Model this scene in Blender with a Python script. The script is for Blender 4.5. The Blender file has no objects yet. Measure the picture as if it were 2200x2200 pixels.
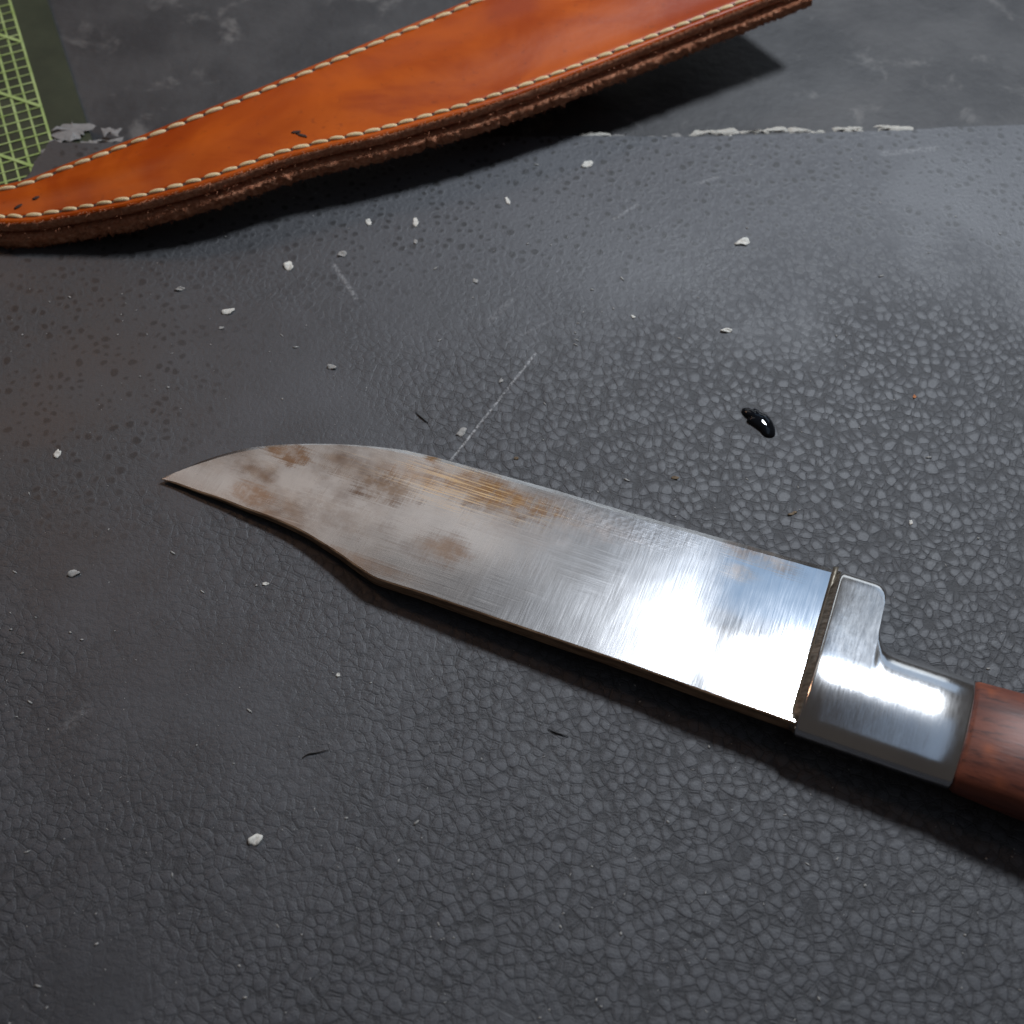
import bpy, bmesh, math, random
from mathutils import Vector, Matrix, noise

C = bpy.context.scene.collection
SC = bpy.context.scene
rnd = random.Random(7)

# ------------------------------------------------------------------ camera
D = 0.32
PITCH = math.radians(60)
TH = math.tan(math.radians(22.5))
cam_d = bpy.data.cameras.new("camera")
cam = bpy.data.objects.new("camera", cam_d)
C.objects.link(cam)
CAM = Vector((0, -D * math.cos(PITCH), D * math.sin(PITCH)))
cam.location = CAM
cam.rotation_euler = (math.radians(90) - PITCH, 0, 0)
cam_d.sensor_width = 36
cam_d.lens = 18 / TH
cam_d.clip_start = 0.01
cam_d.clip_end = 50
cam_d.dof.use_dof = True
cam_d.dof.focus_distance = 0.312
cam_d.dof.aperture_fstop = 15
SC.camera = cam
FWD = Vector((0, math.cos(PITCH), -math.sin(PITCH)))
UPV = Vector((0, math.sin(PITCH), math.cos(PITCH)))


def ray(px, py):
    return FWD + Vector((1, 0, 0)) * ((px - 1100) / 1100 * TH) - UPV * ((py - 1100) / 1100 * TH)


def P(px, py, z=0.0):
    d = ray(px, py)
    t = (z - CAM.z) / d.z
    return CAM + d * t


# ------------------------------------------------------------------ light
SC.view_settings.view_transform = 'Standard'
SC.view_settings.look = 'None'
SC.view_settings.exposure = 0
SC.view_settings.gamma = 1
SC.cycles.use_denoising = True
SC.cycles.caustics_reflective = False
SC.cycles.caustics_refractive = False
SC.cycles.max_bounces = 6
SC.cycles.sample_clamp_indirect = 4

W = bpy.data.worlds.new("World")
SC.world = W
W.use_nodes = True
bg = W.node_tree.nodes['Background']
bg.inputs[0].default_value = (1.0, 0.90, 0.84, 1)
bg.inputs[1].default_value = 0.05


def area(name, loc, target, sx, sy, power, col, shape='RECTANGLE', spread=180):
    l = bpy.data.lights.new(name, 'AREA')
    l.shape = shape
    l.size = sx
    l.size_y = sy
    l.energy = power
    l.color = col
    l.spread = math.radians(spread)
    o = bpy.data.objects.new(name, l)
    C.objects.link(o)
    o.location = loc
    o.rotation_euler = (Vector(target) - Vector(loc)).to_track_quat('-Z', 'Y').to_euler()
    return o


# cool white bench lamp up on the right: casts the hard shadows, mirrored by the blade near the guard
area("bench_lamp", (0.26, 0.37, 0.60), (0.03, 0, 0), 0.12, 0.12, 5.0, (0.85, 0.915, 1.0), 'DISK')
# narrow cool window beyond it
area("window_light", (0.42, 0.95, 0.92), (0.06, -.03, 0), 0.24, 0.20, 0.12, (0.42, 0.66, 1.0))
# added cool panel further right and lower, to tint the finger guard blue
area("quillon_fill", (0.78, 1.0, 0.64), (0.08, -.03, 0), 0.36, 0.40, 0.30, (0.55, 0.74, 1.0))
# added low strip light, put far back to brighten the thin cutting bevel
area("bevel_glint_panel", (0.22, 1.25, 0.40), (0, 0, 0), 1.30, 0.26, 1.2, (0.85, 0.93, 1.0))
# added cool fill over the viewer's right shoulder, for the ferrule's blue band
area("ferrule_fill", (0.26, -0.10, 0.80), (0.08, -0.03, 0), 0.85, 0.26, 0.26, (0.50, 0.70, 1.0))
# weak warm lamp to the left, the second faint shadow of the sheath
area("warm_lamp", (-0.42, 0.36, 0.50), (0, 0, 0), 0.10, 0.10, 0.50, (1.0, 0.56, 0.34), 'DISK')
# added dim warm panel for the front half of the blade to reflect
area("blade_fill", (-0.18, 0.74, 0.66), (-0.02, 0, 0), 0.46, 0.24, 0.23, (1.0, 0.92, 0.86))


# ------------------------------------------------------------------ helpers
class NT:
    def __init__(s, name):
        s.m = bpy.data.materials.new(name)
        s.m.use_nodes = True
        s.t = s.m.node_tree
        s.b = s.t.nodes['Principled BSDF']
        s.tc = None

    def put(s, sock, v):
        if v is None:
            return
        if isinstance(v, bpy.types.NodeSocket):
            s.t.links.new(v, sock)
        elif isinstance(v, (tuple, list)) and len(v) == 3 and sock.type == 'RGBA':
            sock.default_value = (*v, 1)
        else:
            sock.default_value = v

    def bs(s, **k):
        for a, v in k.items():
            s.put(s.b.inputs[a.replace('_', ' ')], v)

    def co(s):
        if s.tc is None:
            s.tc = s.t.nodes.new('ShaderNodeTexCoord')
        return s.tc.outputs['Object']

    def mapping(s, vec=None, scale=(1, 1, 1), rot=(0, 0, 0), loc=(0, 0, 0)):
        n = s.t.nodes.new('ShaderNodeMapping')
        s.put(n.inputs['Vector'], vec or s.co())
        n.inputs['Scale'].default_value = scale
        n.inputs['Rotation'].default_value = rot
        n.inputs['Location'].default_value = loc
        return n.outputs[0]

    def noise(s, scale, detail=3, rough=.55, vec=None, dist=0, col=False):
        n = s.t.nodes.new('ShaderNodeTexNoise')
        s.put(n.inputs['Vector'], vec or s.co())
        n.inputs['Scale'].default_value = scale
        n.inputs['Detail'].default_value = detail
        n.inputs['Roughness'].default_value = rough
        n.inputs['Distortion'].default_value = dist
        return n.outputs[1 if col else 0]

    def voro(s, scale, vec=None, feature='F1', rand=1, smooth=None, out='Distance'):
        n = s.t.nodes.new('ShaderNodeTexVoronoi')
        n.feature = feature
        s.put(n.inputs['Vector'], vec or s.co())
        n.inputs['Scale'].default_value = scale
        n.inputs['Randomness'].default_value = rand
        if smooth is not None:
            n.inputs['Smoothness'].default_value = smooth
        return n.outputs[out]

    def math(s, op, a, b=0.0, c=0.0, clamp=False):
        n = s.t.nodes.new('ShaderNodeMath')
        n.operation = op
        n.use_clamp = clamp
        s.put(n.inputs[0], a)
        s.put(n.inputs[1], b)
        s.put(n.inputs[2], c)
        return n.outputs[0]

    def vmath(s, op, a, b=None, out=0):
        n = s.t.nodes.new('ShaderNodeVectorMath')
        n.operation = op
        s.put(n.inputs[0], a)
        if b is not None:
            s.put(n.inputs[1], b)
        return n.outputs[out]

    def step(s, v, lo, hi, a=0.0, b=1.0):
        n = s.t.nodes.new('ShaderNodeMapRange')
        n.interpolation_type = 'SMOOTHSTEP'
        s.put(n.inputs['Value'], v)
        s.put(n.inputs['From Min'], lo)
        s.put(n.inputs['From Max'], hi)
        s.put(n.inputs['To Min'], a)
        s.put(n.inputs['To Max'], b)
        return n.outputs[0]

    def mix(s, f, a, b, mode='MIX'):
        n = s.t.nodes.new('ShaderNodeMix')
        n.data_type = 'RGBA'
        n.blend_type = mode
        s.put(n.inputs[0], f)
        s.put(n.inputs[6], a)
        s.put(n.inputs[7], b)
        return n.outputs[2]

    def fmix(s, f, a, b):
        n = s.t.nodes.new('ShaderNodeMix')
        s.put(n.inputs[0], f)
        s.put(n.inputs[2], a)
        s.put(n.inputs[3], b)
        return n.outputs[0]

    def sep(s, v):
        n = s.t.nodes.new('ShaderNodeSeparateXYZ')
        s.put(n.inputs[0], v)
        return n.outputs

    def bump(s, h, strength, dist, normal=None):
        n = s.t.nodes.new('ShaderNodeBump')
        s.put(n.inputs['Height'], h)
        s.put(n.inputs['Strength'], strength)
        n.inputs['Distance'].default_value = dist
        if normal is not None:
            s.put(n.inputs['Normal'], normal)
        return n.outputs[0]

    def blob(s, c, r, vec=None, soft=0.0, wob=None):
        """1 inside a round patch (c, r in object units), falling to 0 at r."""
        v = vec or s.co()
        d = s.vmath('SUBTRACT', v, (c[0], c[1], c[2] if len(c) > 2 else 0))
        d = s.vmath('MULTIPLY', d, (1 / r[0], 1 / r[1], 0))
        l = s.vmath('LENGTH', d, out=1)
        if wob is not None:
            l = s.math('ADD', l, wob)
        return s.step(l, soft, 1.0, 1.0, 0.0)


def add_obj(name, me, m=None, parent=None, smooth=True):
    o = bpy.data.objects.new(name, me)
    C.objects.link(o)
    if m is not None:
        for x in (m if isinstance(m, (list, tuple)) else [m]):
            me.materials.append(x)
    if smooth:
        for p in me.polygons:
            p.use_smooth = True
    if parent:
        o.parent = parent
    return o


def mesh(name, verts, faces):
    me = bpy.data.meshes.new(name)
    me.from_pydata([tuple(v) for v in verts], [], faces)
    me.update()
    return me


def bm_mesh(name, bm):
    me = bpy.data.meshes.new(name)
    bmesh.ops.recalc_face_normals(bm, faces=bm.faces[:])
    bm.to_mesh(me)
    bm.free()
    return me


def thing(o, label, cat, group=None):
    o['label'] = label
    o['category'] = cat
    if group:
        o['group'] = group
    return o


def empty(name, loc):
    o = bpy.data.objects.new(name, None)
    o.empty_display_size = 0.01
    C.objects.link(o)
    o.location = loc
    return o


def interp(pts, x):
    if x <= pts[0][0]:
        return pts[0][1]
    for a, b in zip(pts, pts[1:]):
        if x <= b[0]:
            t = (x - a[0]) / (b[0] - a[0])
            return a[1] + (b[1] - a[1]) * t
    return pts[-1][1]


def catmull(pts, n):
    """Dense smooth polyline through 2-D/3-D points."""
    P_ = [Vector(p) for p in pts]
    out = []
    for i in range(len(P_) - 1):
        p0 = P_[i - 1] if i else P_[i] * 2 - P_[i + 1]
        p1, p2 = P_[i], P_[i + 1]
        p3 = P_[i + 2] if i + 2 < len(P_) else P_[i + 1] * 2 - P_[i]
        for k in range(n):
            t = k / n
            out.append(0.5 * ((2 * p1) + (p2 - p0) * t + (2 * p0 - 5 * p1 + 4 * p2 - p3) * t * t + (3 * p1 - p0 - 3 * p2 + p3) * t ** 3))
    out.append(P_[-1])
    return out


def resample(line, n):
    L = [0]
    for a, b in zip(line, line[1:]):
        L.append(L[-1] + (b - a).length)
    out = []
    j = 0
    for k in range(n):
        s = L[-1] * k / (n - 1)
        while j < len(L) - 2 and L[j + 1] < s:
            j += 1
        t = (s - L[j]) / max(1e-12, L[j + 1] - L[j])
        out.append(line[j].lerp(line[j + 1], t))
    return out


def n3(x, y, z=0):
    return noise.noise(Vector((x, y, z)))


# ------------------------------------------------------------------ materials
def mat_leather():
    m = NT("black_grained_leather")
    co = m.co()
    warp = m.noise(120, 2, col=True)
    warp = m.vmath('SUBTRACT', warp, (0.5, 0.5, 0.5))
    w = m.t.nodes.new('ShaderNodeVectorMath')
    w.operation = 'SCALE'
    m.put(w.inputs[0], warp)
    w.inputs['Scale'].default_value = 0.0012
    v = m.vmath('ADD', co, w.outputs[0])
    # soft pebbles: cell-border distance averaged over four nearby points
    acc = None
    for ox, oy in ((.00042, .00018), (-.00018, .00042), (-.00042, -.00018), (.00018, -.00042)):
        vo = m.vmath('ADD', v, (ox, oy, 0))
        q_ = m.math('SUBTRACT', m.voro(385, vo, 'F2', 1), m.voro(385, vo, 'F1', 1))
        acc = q_ if acc is None else m.math('ADD', acc, q_)
    gap0 = m.math('MULTIPLY', acc, .25)
    crack = m.step(m.math('ADD', q_, m.math('MULTIPLY', m.math('SUBTRACT', m.noise(300, 3), .5), .16)), .13, .02)
    brk = m.math('MULTIPLY', m.math('SUBTRACT', m.noise(1000, 5, .75), .5), .55)
    brk2 = m.math('MULTIPLY', m.math('SUBTRACT', m.noise(210, 2, .5), .5), .35)
    gap = m.math('ADD', gap0, m.math('ADD', m.math('MULTIPLY', brk, .7), brk2))
    pebble = m.step(gap, -.14, .30)
    crown = m.step(gap, -.08, .62)
    grainh = m.math('SUBTRACT', m.math('ADD', m.math('MULTIPLY', pebble, .7), m.math('MULTIPLY', crown, .3)), m.math('MULTIPLY', crack, .22))
    # where the grain has been worn smooth
    big = m.noise(14, 3, .5)
    wear = m.step(big, 0.42, 0.62)
    p1 = P(900, 660); p2 = P(500, 1500); p3 = P(1300, 560); p4 = P(2050, 330)
    for pc, r, a in ((p1, (.062, .040), .9), (p2, (.085, .055), .95), (p3, (.070, .030), .8), (P(700, 840), (.05, .03), .9), (P(250, 1250), (.06, .04), .9)):
        b = m.blob(pc, r, wob=m.math('MULTIPLY', m.math('SUBTRACT', big, .5), 1.5))
        wear = m.math('MAXIMUM', wear, m.math('MULTIPLY', b, a))
    # strong grain lower right
    g = m.blob(P(1750, 1250), (.14, .14), soft=.45, wob=m.math('MULTIPLY', m.math('SUBTRACT', big, .5), .8))
    wear = m.math('MULTIPLY', wear, m.math('SUBTRACT', 1.0, g))
    amp = m.fmix(wear, 1.0, 0.10)
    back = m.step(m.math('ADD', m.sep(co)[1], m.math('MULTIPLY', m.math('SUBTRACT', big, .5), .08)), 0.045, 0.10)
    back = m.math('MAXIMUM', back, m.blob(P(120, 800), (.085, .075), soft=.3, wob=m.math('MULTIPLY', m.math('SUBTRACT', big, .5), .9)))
    h = m.math('MULTIPLY', grainh, m.math('MULTIPLY', amp, m.math('SUBTRACT', 1.0, m.math('MULTIPLY', back, .55))))
    fine = m.noise(2600, 4, .65)
    fine2 = m.noise(900, 3, .6)
    # mottled dust; sheen on worn pebble tops and shade in creases painted in
    dust = m.noise(45, 4, .6)
    base = m.mix(m.step(dust, .35, .7), (.042, .0432, .0480), (.058, .0595, .0660))
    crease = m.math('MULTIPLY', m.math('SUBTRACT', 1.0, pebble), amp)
    # pebble tops towards the back and left painted dark, where they miss the sheen
    unlit_tops = m.math('MULTIPLY', m.step(crown, .40, .95), m.math('MULTIPLY', back, m.fmix(wear, 1.0, .8)))
    top_ = m.math('MULTIPLY', m.math('MULTIPLY', crown, pebble), m.math('MULTIPLY', m.math('SUBTRACT', 1.0, back), amp))
    top_ = m.math('MULTIPLY', top_, m.step(m.noise(160, 3, .6), .25, .6))
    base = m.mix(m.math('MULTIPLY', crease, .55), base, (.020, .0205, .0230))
    base = m.mix(m.math('MULTIPLY', top_, .28), base, (.080, .084, .096))
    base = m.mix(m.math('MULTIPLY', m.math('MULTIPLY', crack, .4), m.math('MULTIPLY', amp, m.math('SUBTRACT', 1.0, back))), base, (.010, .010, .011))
    base = m.mix(m.math('MULTIPLY', back, .6), base, m.mix(m.step(m.sep(co)[0], -.13, .0), (.042, .042, .043), (.080, .084, .094)))  # back lightened towards the right: lamp sheen painted into the colour
    base = m.mix(m.math('MULTIPLY', unlit_tops, .95), base, (.009, .009, .010))
    spk = m.noise(3200, 3, .75)
    base = m.mix(m.math('MULTIPLY', m.step(spk, .58, .74), .30), base, (.13, .13, .135))
    base = m.mix(m.math('MULTIPLY', m.step(spk, .42, .28), .45), base, (.010, .010, .011))
    # lint and dust specks
    sp = m.step(m.voro(900, None, 'F1', 1), 0.075, 0.04)
    spm = m.step(m.noise(60, 2), .55, .72)
    base = m.mix(m.math('MULTIPLY', m.math('MULTIPLY', sp, spm), .6), base, (.35, .35, .33))
    # pale scuffs
    scuff = None
    for (a, b, wd, st) in (((1150, 760), (960, 1000), .00024, .8), ((718, 570), (765, 640), .0005, .35), ((1090, 735), (1180, 690), .0003, .15),
                           ((1050, 690), (1100, 645), .0007, .16), ((1320, 470), (1370, 440), .0004, .3), ((1500, 395), (1540, 380), .0004, .3),
                           ((1900, 330), (2010, 318), .0008, .25), ((140, 1560), (185, 1525), .0011, .13)):
        A = P(*a); B = P(*b)
        ab = B - A
        t = m.vmath('SUBTRACT', co, (A.x, A.y, 0))
        t = m.math('DIVIDE', m.vmath('DOT_PRODUCT', t, (ab.x, ab.y, 0), out=1), ab.length_squared, clamp=True)
        n = m.t.nodes.new('ShaderNodeVectorMath'); n.operation = 'SCALE'
        n.inputs[0].default_value = (ab.x, ab.y, 0)
        m.put(n.inputs['Scale'], t)
        q = m.vmath('ADD', n.outputs[0], (A.x, A.y, 0))
        flat = m.vmath('MULTIPLY', co, (1, 1, 0))
        d = m.vmath('LENGTH', m.vmath('SUBTRACT', flat, q), out=1)
        k = m.math('MULTIPLY', m.step(d, wd * 2.2, wd * .4), m.math('MULTIPLY', m.step(m.noise(900, 4, .7), .38, .62), st))
        scuff = k if scuff is None else m.math('MAXIMUM', scuff, k)
    base = m.mix(scuff, base, (.42, .42, .42))
    rough = m.fmix(wear, 0.54, 0.48)
    rough = m.math('ADD', rough, m.math('MULTIPLY', crease, .10))
    rough = m.math('ADD', rough, m.math('MULTIPLY', m.math('SUBTRACT', dust, .5), .18))
    n1 = m.bump(h, .62, .00034)
    n2 = m.bump(m.math('ADD', m.math('MULTIPLY', fine, .5), fine2), .6, .00020, n1)
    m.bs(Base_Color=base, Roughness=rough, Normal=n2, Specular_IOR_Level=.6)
    return m.m


def mat_simple(name, col, rough=.5, metallic=0, var=.25, scale=80, bump=0.0, bscale=600, bdist=.0003, spec=.5):
    m = NT(name)
    n = m.noise(scale, 4, .6)
    c2 = tuple(x * (1 - var) for x in col)
    c3 = tuple(min(1, x * (1 + var)) for x in col)
    m.bs(Base_Color=m.mix(m.step(n, .3, .7), c2, c3), Roughness=rough, Metallic=metallic, Specular_IOR_Level=spec)
    if bump:
        m.bs(Normal=m.bump(m.noise(bscale, 4, .65), bump, bdist))
    return m.m


def mat_sheath():
    m = NT("glossy_tan_leather")
    big = m.noise(22, 4, .6, dist=.6)
    streak = m.noise(30, 4, .6, vec=m.mapping(scale=(.6, 2.2, 1), rot=(0, 0, -.35)))
    c = m.mix(m.step(big, .3, .7), (.27, .034, .0015), (.45, .082, .003))
    c = m.mix(m.math('MULTIPLY', m.step(streak, .5, .8), .7), c, (.24, .026, .002))
    c = m.mix(m.math('MULTIPLY', m.step(m.noise(420, 3), .6, .75), .35), c, (.16, .028, .006))
    n = m.bump(m.noise(260, 4, .6), .12, .0005)
    m.bs(Base_Color=c, Roughness=m.step(big, .2, .8, .34, .46), Normal=n, Specular_IOR_Level=.2)
    return m.m


def mat_fuzzy(name, a, b):
    m = NT(name)
    n = m.noise(900, 5, .7)
    st = m.noise(300, 4, .7, vec=m.mapping(scale=(1, 1, 6)))
    c = m.mix(m.step(n, .35, .7), a, b)
    c = m.mix(m.math('MULTIPLY', m.step(st, .5, .7), .6), c, tuple(x * .35 for x in a))
    m.bs(Base_Color=c, Roughness=.9, Specular_IOR_Level=.15, Normal=m.bump(m.noise(1500, 4, .7), 1, .0007))
    return m.m


def mat_blade(LEN):
    m = NT("brushed_tarnished_steel")
    co = m.co()
    x, y, z = m.sep(co)[0], m.sep(co)[1], m.sep(co)[2]
    # hand-sanding lines, along and across
    along = m.noise(1, 4, .7, vec=m.mapping(scale=(36, 2400, 1), rot=(0, 0, .09)))
    along2 = m.noise(1, 3, .7, vec=m.mapping(scale=(22, 1250, 1), rot=(0, 0, .20)))
    cross = m.noise(1, 4, .7, vec=m.mapping(scale=(2600, 75, 1), rot=(0, 0, -.16)))
    cross2 = m.noise(1, 3, .7, vec=m.mapping(scale=(1400, 50, 1), rot=(0, 0, .07)))
    big = m.noise(40, 4, .55)
    big2 = m.noise(95, 4, .6)
    wob = m.math('ADD', m.math('MULTIPLY', m.math('SUBTRACT', big2, .5), 1.3), m.math('ADD', m.math('MULTIPLY', m.math('SUBTRACT', along, .5), 1.5), m.math('MULTIPLY', m.math('SUBTRACT', cross, .5), .8)))
    cloud = m.step(m.noise(1, 4, .6, vec=m.mapping(scale=(45, 70, 1))), .42, .68)
    # tarnish over the front half, clearing towards the guard
    front = m.step(x, LEN * .50, LEN * .18)
    tarn = m.math('MULTIPLY', front, m.math('ADD', .22, m.math('MULTIPLY', cloud, .75)))
    gritty = m.step(m.noise(320, 5, .7), .32, .60, .45, 1.0)
    for bx, by, rx, ry, a in BLOBS:
        b = m.math('MULTIPLY', m.blob((bx, by), (rx, ry), soft=.35, wob=wob), gritty)
        tarn = m.math('MAXIMUM', tarn, m.math('MULTIPLY', b, a))
    clear = m.blob(CLEAN, (.028, .007), wob=m.math('MULTIPLY', wob, .5))
    tarn = m.math('MULTIPLY', tarn, m.math('SUBTRACT', 1.0, m.math('MULTIPLY', clear, .8)))
    patch = m.step(m.math('ADD', m.noise(45, 3, .6), m.step(x, LEN * .62, LEN * .85, 0.0, -.35)), .40, .60)
    anti = m.math('SUBTRACT', 1.0, patch)
    scr = m.math('MAXIMUM', m.math('MULTIPLY', m.step(along, .57, .70), patch), m.math('MULTIPLY', m.math('MAXIMUM', m.step(cross, .60, .72), m.math('MULTIPLY', m.step(cross2, .6, .72), .6)), anti))
    scr2 = m.math('MAXIMUM', m.math('MULTIPLY', m.step(along2, .42, .28), patch), m.math('MULTIPLY', m.step(cross2, .40, .26), anti))
    tarn = m.math('MULTIPLY', tarn, m.math('SUBTRACT', 1.0, m.math('MULTIPLY', scr, .45)), clamp=True)
    tarn = m.math('ADD', tarn, m.math('MULTIPLY', m.math('MULTIPLY', scr2, .22), m.step(x, LEN * .7, LEN * .3)), clamp=True)
    steel = m.mix(m.step(big, .3, .7), (.56, .56, .57), (.66, .66, .67))
    brown = m.mix(m.step(big2, .3, .7), (.17, .105, .070), (.39, .30, .235))
    col = m.mix(tarn, steel, brown)
    for bx, by, rx, ry, a in RUST:
        b = m.math('MULTIPLY', m.blob((bx, by), (rx, ry), soft=.3, wob=wob), gritty)
        col = m.mix(m.math('MULTIPLY', b, a), col, (.33, .165, .060))
    # black pitting
    pit = m.step(m.voro(1500, m.mapping(scale=(1, 1.6, 1), rot=(0, 0, .4)), 'F1', 1), .22, .10)
    pm = m.step(m.noise(150, 3, .6), .52, .66)
    pz = m.math('MAXIMUM', m.blob(PITS[0], (.020, .010), wob=wob), m.blob(PITS[1], (.016, .008), wob=wob))
    pz = m.math('MAXIMUM', pz, m.math('MULTIPLY', front, .75))
    pitm = m.math('MULTIPLY', m.math('MULTIPLY', pit, pm), m.math('MAXIMUM', pz, m.math('MULTIPLY', tarn, .9)))
    col = m.mix(m.math('MULTIPLY', pitm, .8), col, (.05, .04, .035))
    sc = m.math('MULTIPLY', m.step(along, .50, .62), m.blob(GOLD, (.040, .013), wob=m.math('MULTIPLY', wob, .7)))
    col = m.mix(sc, col, (.95, .66, .34))
    col = m.mix(m.math('MULTIPLY', scr2, .16), col, (.22, .19, .17))
    col = m.mix(m.math('MULTIPLY', scr, .34), col, (.80, .76, .72))
    # roughness: brushed over most of it, nearly mirror on the ricasso
    ric = m.step(x, LEN * .80, LEN * .885)
    rough = m.fmix(ric, .21, .10)
    rough = m.math('ADD', rough, m.math('MULTIPLY', tarn, .10))
    rough = m.math('ADD', rough, m.math('MULTIPLY', m.math('MULTIPLY', m.math('SUBTRACT', cross, .5), anti), .12))
    rough = m.math('ADD', rough, m.math('MULTIPLY', m.math('MULTIPLY', m.math('SUBTRACT', along, .5), patch), .14))
    h = m.math('ADD', m.math('MULTIPLY', m.math('MULTIPLY', along, m.math('ADD', m.math('MULTIPLY', patch, .8), .2)), .9), m.math('MULTIPLY', m.math('MULTIPLY', cross, m.math('ADD', m.math('MULTIPLY', anti, .8), .1)), .7))
    h = m.math('ADD', h, m.math('ADD', m.math('MULTIPLY', m.math('MULTIPLY', along2, patch), .5), m.math('MULTIPLY', m.math('MULTIPLY', cross2, anti), .4)))
    h = m.math('SUBTRACT', h, m.math('MULTIPLY', pitm, 1.5))
    # hammer-like dimples left near the top of the ricasso
    dim = m.voro(700, None, 'SMOOTH_F1', 1, .4)
    dz = m.blob(DIMP[0], (.030, .007), wob=wob)
    h2 = m.math('MULTIPLY', dim, dz)
    n1 = m.bump(h2, .10, .0003)
    wav = m.bump(m.noise(55, 2, .5), .16, .0009, n1)
    n2 = m.bump(h, m.fmix(ric, .26, .06), .00005, wav)
    m.bs(Base_Color=col, Metallic=1.0, Roughness=rough, Normal=n2)
    return m.m


def mat_spine():
    m = NT("brown_spine")  # browner and less metallic than the blade faces
    n = m.noise(1, 4, .65, vec=m.mapping(scale=(120, 900, 900)))
    m.bs(Base_Color=m.mix(m.step(n, .3, .7), (.17, .095, .055), (.50, .33, .20)), Metallic=.55, Roughness=.42,
         Normal=m.bump(n, .4, .0002))
    return m.m


def mat_guard():
    m = NT("polished_nickel_silver")
    n = m.noise(60, 3)
    cr = m.noise(1, 4, .7, vec=m.mapping(scale=(1500, 200, 300)))
    c = m.mix(m.step(n, .3, .7), (.60, .60, .61), (.70, .69, .68))
    h = m.math('ADD', m.math('MULTIPLY', cr, .4), m.math('MULTIPLY', m.noise(500, 3), .5))
    w = m.bump(m.noise(90, 2), .12, .0006)
    m.bs(Base_Color=c, Metallic=1.0, Roughness=m.math('ADD', .11, m.math('MULTIPLY', cr, .12)), Normal=m.bump(h, .16, .00012, w))
    return m.m


def mat_guard_face():
    m = NT("filed_guard_face")
    cr = m.noise(1, 4, .7, vec=m.mapping(scale=(300, 900, 300)))
    m.bs(Base_Color=m.mix(m.step(cr, .35, .65), (.20, .17, .13), (.42, .38, .32)), Metallic=.9, Roughness=.42,
         Normal=m.bump(cr, .8, .0004))
    return m.m


def mat_wood():
    m = NT("red_brown_handle_wood")
    w = m.noise(1, 5, .65, vec=m.mapping(scale=(22, 160, 160)))
    w2 = m.noise(1, 3, .65, vec=m.mapping(scale=(60, 700, 700)))
    c = m.mix(m.step(w, .3, .7), (.075, .020, .013), (.20, .058, .032))
    c = m.mix(m.math('MULTIPLY', m.step(w2, .52, .7), .8), c, (.035, .010, .008))
    c = m.mix(m.step(m.noise(70, 3), .55, .75), c, (.30, .075, .022))
    m.bs(Base_Color=c, Roughness=.50, Normal=m.bump(w2, .25, .0003))
    return m.m


def mat_cutting_mat(O, U, V):
    """Dark mat face; the printed lime grid itself is laid on it as thin ink."""
    m = NT("cutting_mat_green_black")
    n = m.noise(60, 4, .6)
    m.bs(Base_Color=m.mix(m.step(n, .3, .7), (.014, .022, .010), (.030, .040, .020)), Roughness=.55,
         Normal=m.bump(m.noise(1500, 3), .3, .0002))
    return m.m


def mat_ink():
    m = NT("lime_printed_ink")
    n = m.noise(160, 4, .6)
    m.bs(Base_Color=m.mix(m.step(n, .3, .75), (.26, .36, .10), (.40, .49, .21)), Roughness=.6)
    return m.m


def mat_bench():
    m = NT("worn_dark_bench_top")
    n = m.noise(30, 5, .6)
    c = m.mix(m.step(n, .3, .7), (.022, .022, .024), (.055, .054, .055))
    pale = m.math('MULTIPLY', m.step(m.noise(55, 5, .62, dist=.4), .56, .70), .45)
    c = m.mix(pale, c, (.20, .19, .18))
    m.bs(Base_Color=c, Roughness=.6, Normal=m.bump(m.noise(300, 5, .65), .5, .0006))
    return m.m


def mat_flake(name, col, tr=.0):
    m = NT(name)
    n = m.noise(900, 3)
    m.bs(Base_Color=m.mix(m.step(n, .3, .7), tuple(x * .8 for x in col), col), Roughness=.7,
         Normal=m.bump(m.noise(1400, 3), .5, .0004))
    return m.m


def mat_drop():
    m = NT("dark_glossy_liquid")
    m.bs(Base_Color=(.004, .005, .007), Roughness=.03, IOR=1.45)
    return m.m


def mat_thread():
    m = NT("cream_waxed_thread")
    tw = m.t.nodes.new('ShaderNodeTexWave')
    m.put(tw.inputs['Vector'], m.mapping(scale=(1, 1, 1), rot=(0, 0, .6)))
    tw.inputs['Scale'].default_value = 700
    m.bs(Base_Color=m.mix(m.step(m.noise(500, 3), .3, .7), (.60, .42, .20), (.78, .63, .38)), Roughness=.5,
         Normal=m.bump(tw.outputs['Fac'], .5, .0003))
    return m.m


# ------------------------------------------------------------------ bench, cutting mat, leather sheet
T_LEATHER = 0.0016
bench_z = -T_LEATHER - 0.0022
bm = bmesh.new()
for (x0, x1, y0, y1) in ((-1.2, 1.2, -0.9, 1.4),):
    bmesh.ops.create_cube(bm, size=1, matrix=Matrix.Translation(((x0 + x1) / 2, (y0 + y1) / 2, bench_z - .02)) @ Matrix.Diagonal((x1 - x0, y1 - y0, .04, 1)))
bench = add_obj("bench_top", bm_mesh("bench_top", bm), mat_bench(), smooth=False)
bench['kind'] = 'structure'

# cutting mat: lattice directions measured from its printed grid
zc = -T_LEATHER
O = P(105, 285, zc)
Uv = (P(105 - 280, 285 + 74, zc) - O).normalized()          # to the left along the lines
Vv = Vector((-Uv.y, Uv.x, 0))
if Vv.y < 0:
    Vv = -Vv
cell = (P(77, 292.4, zc) - O).length
cm = empty("cutting_mat", O)
thing(cm, "dark green cutting mat with lime grid lines in the far left corner", "cutting mat")


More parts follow.
